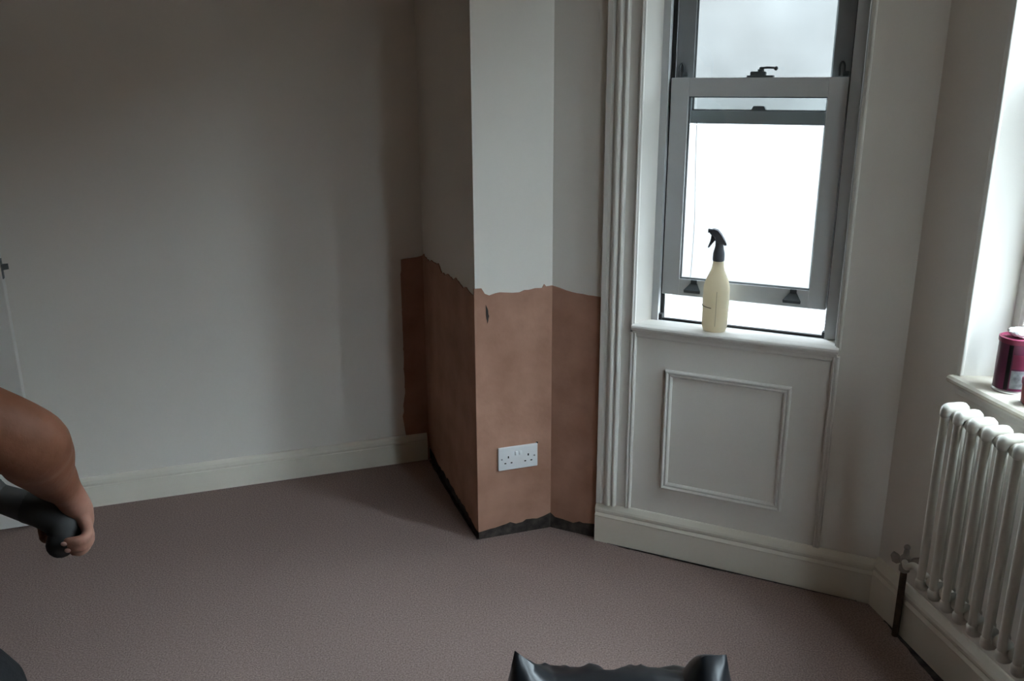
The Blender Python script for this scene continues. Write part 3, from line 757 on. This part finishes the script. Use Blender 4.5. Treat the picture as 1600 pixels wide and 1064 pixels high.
# hand: palm over the hose, fingers curling round it from the right
hc = at(100, 822, 1.405)                      # centre of the grip on the hose
def hp(px, py, dt): return at(px, py, 1.405 + dt)
palm = [(hp(113, 781, -0.012), 0.0235), (hp(124, 797, 0.008), 0.0215), (hp(130, 812, 0.012), 0.0175)]
tube(bm, [wrist] + [p for p, _ in palm], [0.0245] + [r for _, r in palm], 16, 5)
tube(bm, [hp(108, 780, 0.02), hp(118, 797, 0.035), hp(124, 812, 0.036)], [0.020, 0.019, 0.016], 14, 5)
fingers = [  # px chains from knuckle to tip, with depths along the chain
    ([(131, 812), (137, 832), (127, 844), (106, 846)], (0.000, -0.016, -0.036, -0.040), 0.0088),
    ([(132, 815), (139, 840), (130, 854), (112, 856)], (0.014, -0.004, -0.024, -0.030), 0.0090),
    ([(130, 817), (136, 846), (128, 860), (116, 862)], (0.030, 0.012, -0.008, -0.014), 0.0088),
    ([(127, 818), (131, 846), (123, 859), (113, 860)], (0.045, 0.030, 0.012, 0.006), 0.0078)]
tips = []
for chain, dts, r in fingers:
    pts = [hp(x, y, d) for (x, y), d in zip(chain, dts)]
    tube(bm, pts, [r*1.18, r*1.08, r*0.98, r*0.86], 12, 5)
    tips.append((pts[-1], pts[-2], r))
# thumb closing round the other side
thumb = [hp(102, 782, -0.045), hp(84, 797, -0.062), hp(73, 820, -0.050), hp(72, 838, -0.022)]
thumb = [hp(104, 784, 0.028), hp(82, 800, 0.045), hp(70, 820, 0.038), hp(71, 840, 0.020)]
tube(bm, thumb, [0.019, 0.0135, 0.0115, 0.010], 12, 5)
person = empty('person', loc=(-1.05, 0.84, 0.0), label='person in dark clothes reaching in from the left, holding a hose', cat='person')
me = bpy.data.meshes.new('tmp'); bm.to_mesh(me); bm.free()
tmp = bpy.data.objects.new('tmp', me); COL.objects.link(tmp)
rm = tmp.modifiers.new('r', 'REMESH'); rm.mode = 'VOXEL'; rm.voxel_size = 0.0042
sm = tmp.modifiers.new('s', 'SMOOTH'); sm.factor = 0.5; sm.iterations = 4
dg = bpy.context.evaluated_depsgraph_get(); dg.update()
me2 = bpy.data.meshes.new_from_object(tmp.evaluated_get(dg))
bpy.data.objects.remove(tmp)
me2.name = 'body'
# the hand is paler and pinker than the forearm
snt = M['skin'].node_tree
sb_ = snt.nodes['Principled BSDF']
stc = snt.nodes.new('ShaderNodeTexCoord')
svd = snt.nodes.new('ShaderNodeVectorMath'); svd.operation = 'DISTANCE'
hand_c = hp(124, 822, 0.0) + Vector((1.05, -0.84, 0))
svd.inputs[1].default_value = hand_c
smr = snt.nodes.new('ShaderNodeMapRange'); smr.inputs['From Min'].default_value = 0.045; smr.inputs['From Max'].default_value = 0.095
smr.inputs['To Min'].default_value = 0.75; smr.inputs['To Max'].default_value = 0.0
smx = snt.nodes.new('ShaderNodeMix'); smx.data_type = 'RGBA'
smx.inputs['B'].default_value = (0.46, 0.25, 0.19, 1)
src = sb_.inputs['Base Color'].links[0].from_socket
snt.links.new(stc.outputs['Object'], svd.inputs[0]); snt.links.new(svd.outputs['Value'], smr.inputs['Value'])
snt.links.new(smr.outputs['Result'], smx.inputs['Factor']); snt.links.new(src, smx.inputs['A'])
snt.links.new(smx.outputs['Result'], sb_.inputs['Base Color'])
for p in me2.polygons: p.use_smooth = True
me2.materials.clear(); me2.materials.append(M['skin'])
me2.transform(Matrix.Translation((1.05, -0.84, 0)))
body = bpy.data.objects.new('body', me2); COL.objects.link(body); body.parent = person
def worn(name, fn, m):
    bm = BM(); fn(bm)
    bmesh.ops.translate(bm, verts=bm.verts[:], vec=(1.05, -0.84, 0))
    me = bpy.data.meshes.new('t'); bm.to_mesh(me); bm.free()
    t = bpy.data.objects.new('t', me); COL.objects.link(t)
    r = t.modifiers.new('r', 'REMESH'); r.mode = 'VOXEL'; r.voxel_size = 0.008
    s = t.modifiers.new('s', 'SMOOTH'); s.factor = 0.5; s.iterations = 5
    dg = bpy.context.evaluated_depsgraph_get(); dg.update()
    me = bpy.data.meshes.new_from_object(t.evaluated_get(dg)); bpy.data.objects.remove(t)
    for p in me.polygons: p.use_smooth = True
    me.materials.clear(); me.materials.append(m)
    o = bpy.data.objects.new(name, me); COL.objects.link(o); o.parent = person
    return o
def shirt(bm):
    tube(bm, [pel + Vector((0, 0, -0.02)), pel + Vector((0, 0, 0.04)), (-1.09, 0.80, 1.08), (-1.08, 0.84, 1.25), (-1.08, 0.86, 1.38), (-1.07, 0.88, 1.44)], [0.172, 0.175, 0.168, 0.185, 0.165, 0.085], 20, 5, False, flat=((0, 1, 0), 0.72))
    tube(bm, [(-1.08, 0.86, 1.39), shoulder, shoulder.lerp(elbow, 0.42)], [0.09, 0.078, 0.068], 16, 4, False)
    tube(bm, [(-1.08, 0.86, 1.39), (-1.25, 0.87, 1.37), (-1.285, 0.865, 1.22)], [0.09, 0.075, 0.062], 16, 4, False)
def trousers(bm):
    tube(bm, [pel + Vector((0, 0, -0.10)), pel + Vector((0, 0, -0.04)), pel, pel + Vector((0, 0, 0.06))], [0.165, 0.178, 0.178, 0.168], 18, 4, True, flat=((0, 1, 0), 0.80))
    tube(bm, [hipL + Vector((0, -0.01, -0.01)), hipR + Vector((0, -0.02, -0.01))], [0.118, 0.118], 16, 4)
    for (h_, k_, a_) in ((hipR, kneeR, ankR), (hipL, kneeL, ankL)):
        tube(bm, [h_, h_.lerp(k_, 0.5), k_, k_.lerp(a_, 0.4), a_ + Vector((0, 0, -0.02))], [0.116, 0.100, 0.078, 0.074, 0.062], 16, 5, False)
def shoes(bm, a_):
        tube(bm, [a_ + Vector((0, -0.06, -0.045)), a_ + Vector((0.004, 0.06, -0.045)), a_ + Vector((0.01, 0.19, -0.055))], [0.046, 0.046, 0.036], 14, 4)
def hair(bm):
    ball(bm, (-1.047, 0.905, 1.640), 0.104, (0.80, 0.92, 1.05), 24, 16)
worn('shirt', shirt, M['shirt']); worn('trousers', trousers, M['cloth']); worn('shoe', lambda bm: shoes(bm, ankR), M['hosegrip']); worn('shoe', lambda bm: shoes(bm, ankL), M['hosegrip'])
hr = worn('hair', hair, M['hair'])
for tpt, prev, r in tips[:2]:
    d = (tpt - prev).normalized()
    bm = BM(); ball(bm, tpt + d*r*0.35 + Vector((0, -1, -0.1)).normalized()*r*0.72, r*0.55, (1, 0.35, 0.8), 10, 8)
    bmesh.ops.translate(bm, verts=bm.verts[:], vec=(1.05, -0.84, 0)); link('finger_nail', bm, M['nail'], parent=person, smooth=True)

# the hose in the hand
hose = empty('vacuum_hose', loc=(-1.5, 1.35, 0.0), label='dark grey vacuum hose held in the hand at the left', cat='hose')
off = Vector((1.5, -1.35, 0))
hpts = [Vector((-1.75, 1.0, 0.026)), Vector((-1.62, 1.30, 0.03)), Vector((-1.45, 1.42, 0.25)), Vector((-1.15, 1.40, 0.72)), at(-70, 752, 1.40), at(0, 778, 1.40), at(50, 794, 1.405)]
bm = BM()
tube(bm, [p + off for p in hpts], [0.021]*4 + [0.0215, 0.0225, 0.0255], 18, 10)
link('hose_tube', bm, M['hose'], parent=hose, smooth=True)
# ribs of the hose
path = catmull([p + off for p in hpts], 26)
bm = BM()
for j in range(2, len(path)-3, 2):
    t = (path[j+1]-path[j-1]).normalized()
    rot = t.to_track_quat('Z', 'Y').to_matrix().to_4x4()
    b2 = BM(); lathe(b2, [(0.0195, -0.003), (0.0225, -0.0015), (0.0225, 0.0015), (0.0195, 0.003)], 16, cap=False)
    b2.transform(Matrix.Translation(path[j]) @ rot)
    mm = bpy.data.meshes.new('x'); b2.to_mesh(mm); b2.free(); bm.from_mesh(mm); bpy.data.meshes.remove(mm)
ribs = link('hose_ribs', bm, M['hose'], parent=hose, smooth=True, kind='stuff')
gpts = [at(45, 792, 1.405), at(75, 801, 1.405), at(97, 817, 1.405), at(100, 836, 1.40), at(95, 850, 1.395)]
bm = BM(); tube(bm, [p + off for p in gpts], [0.0262, 0.0280, 0.0280, 0.0250, 0.0220], 20, 8)
link('hose_grip', bm, M['hosegrip'], parent=hose, smooth=True)

# ------------------------------------------------------------------ outside
OUT1 = Vector((-U2.y, U2.x))          # outwards through window 1
c1 = D + OUT1*4.6 + U2*0.8
bm = BM(); box(bm, -4.2, 4.2, 0.0, 0.25, -0.8, 1.20)
link('garden_wall', bm, M['render'], loc=v3(c1), rotz=ANG_W, kind='structure', label='bright white rendered wall seen outside through the sash window')
bm = BM(); box(bm, -30, 30, -30, 30, -0.9, -0.8); link('ground', bm, M['paving'], kind='structure', label='pale paving outside the house')
c2 = E + U3*0.9 - NR*13
bm = BM(); box(bm, -45, 45, 0.0, 5, -0.8, 6.1); link('terrace_house', bm, M['brickfar'], loc=v3(c2), rotz=ANG_R, kind='structure', label='brick house across the street')

bm = BM(); box(bm, -LC, LE+0.1, TH, TH+1.0, 2.30, 2.42); link('sky_block_eave', bm, M['sashout'], kind='structure', label='unseen eave added above the sash window to block sky light', **FW)  # unseen eave, added to cut the sky light on the window reveal
c3 = D + OUT1*9 + U2*0.5
bm = BM(); box(bm, -6, 6, 0.0, 5, -0.8, 12.5); link('grey_house', bm, M['greyfar'], loc=v3(c3), rotz=ANG_W, kind='structure', label='pale grey house beyond the white garden wall')
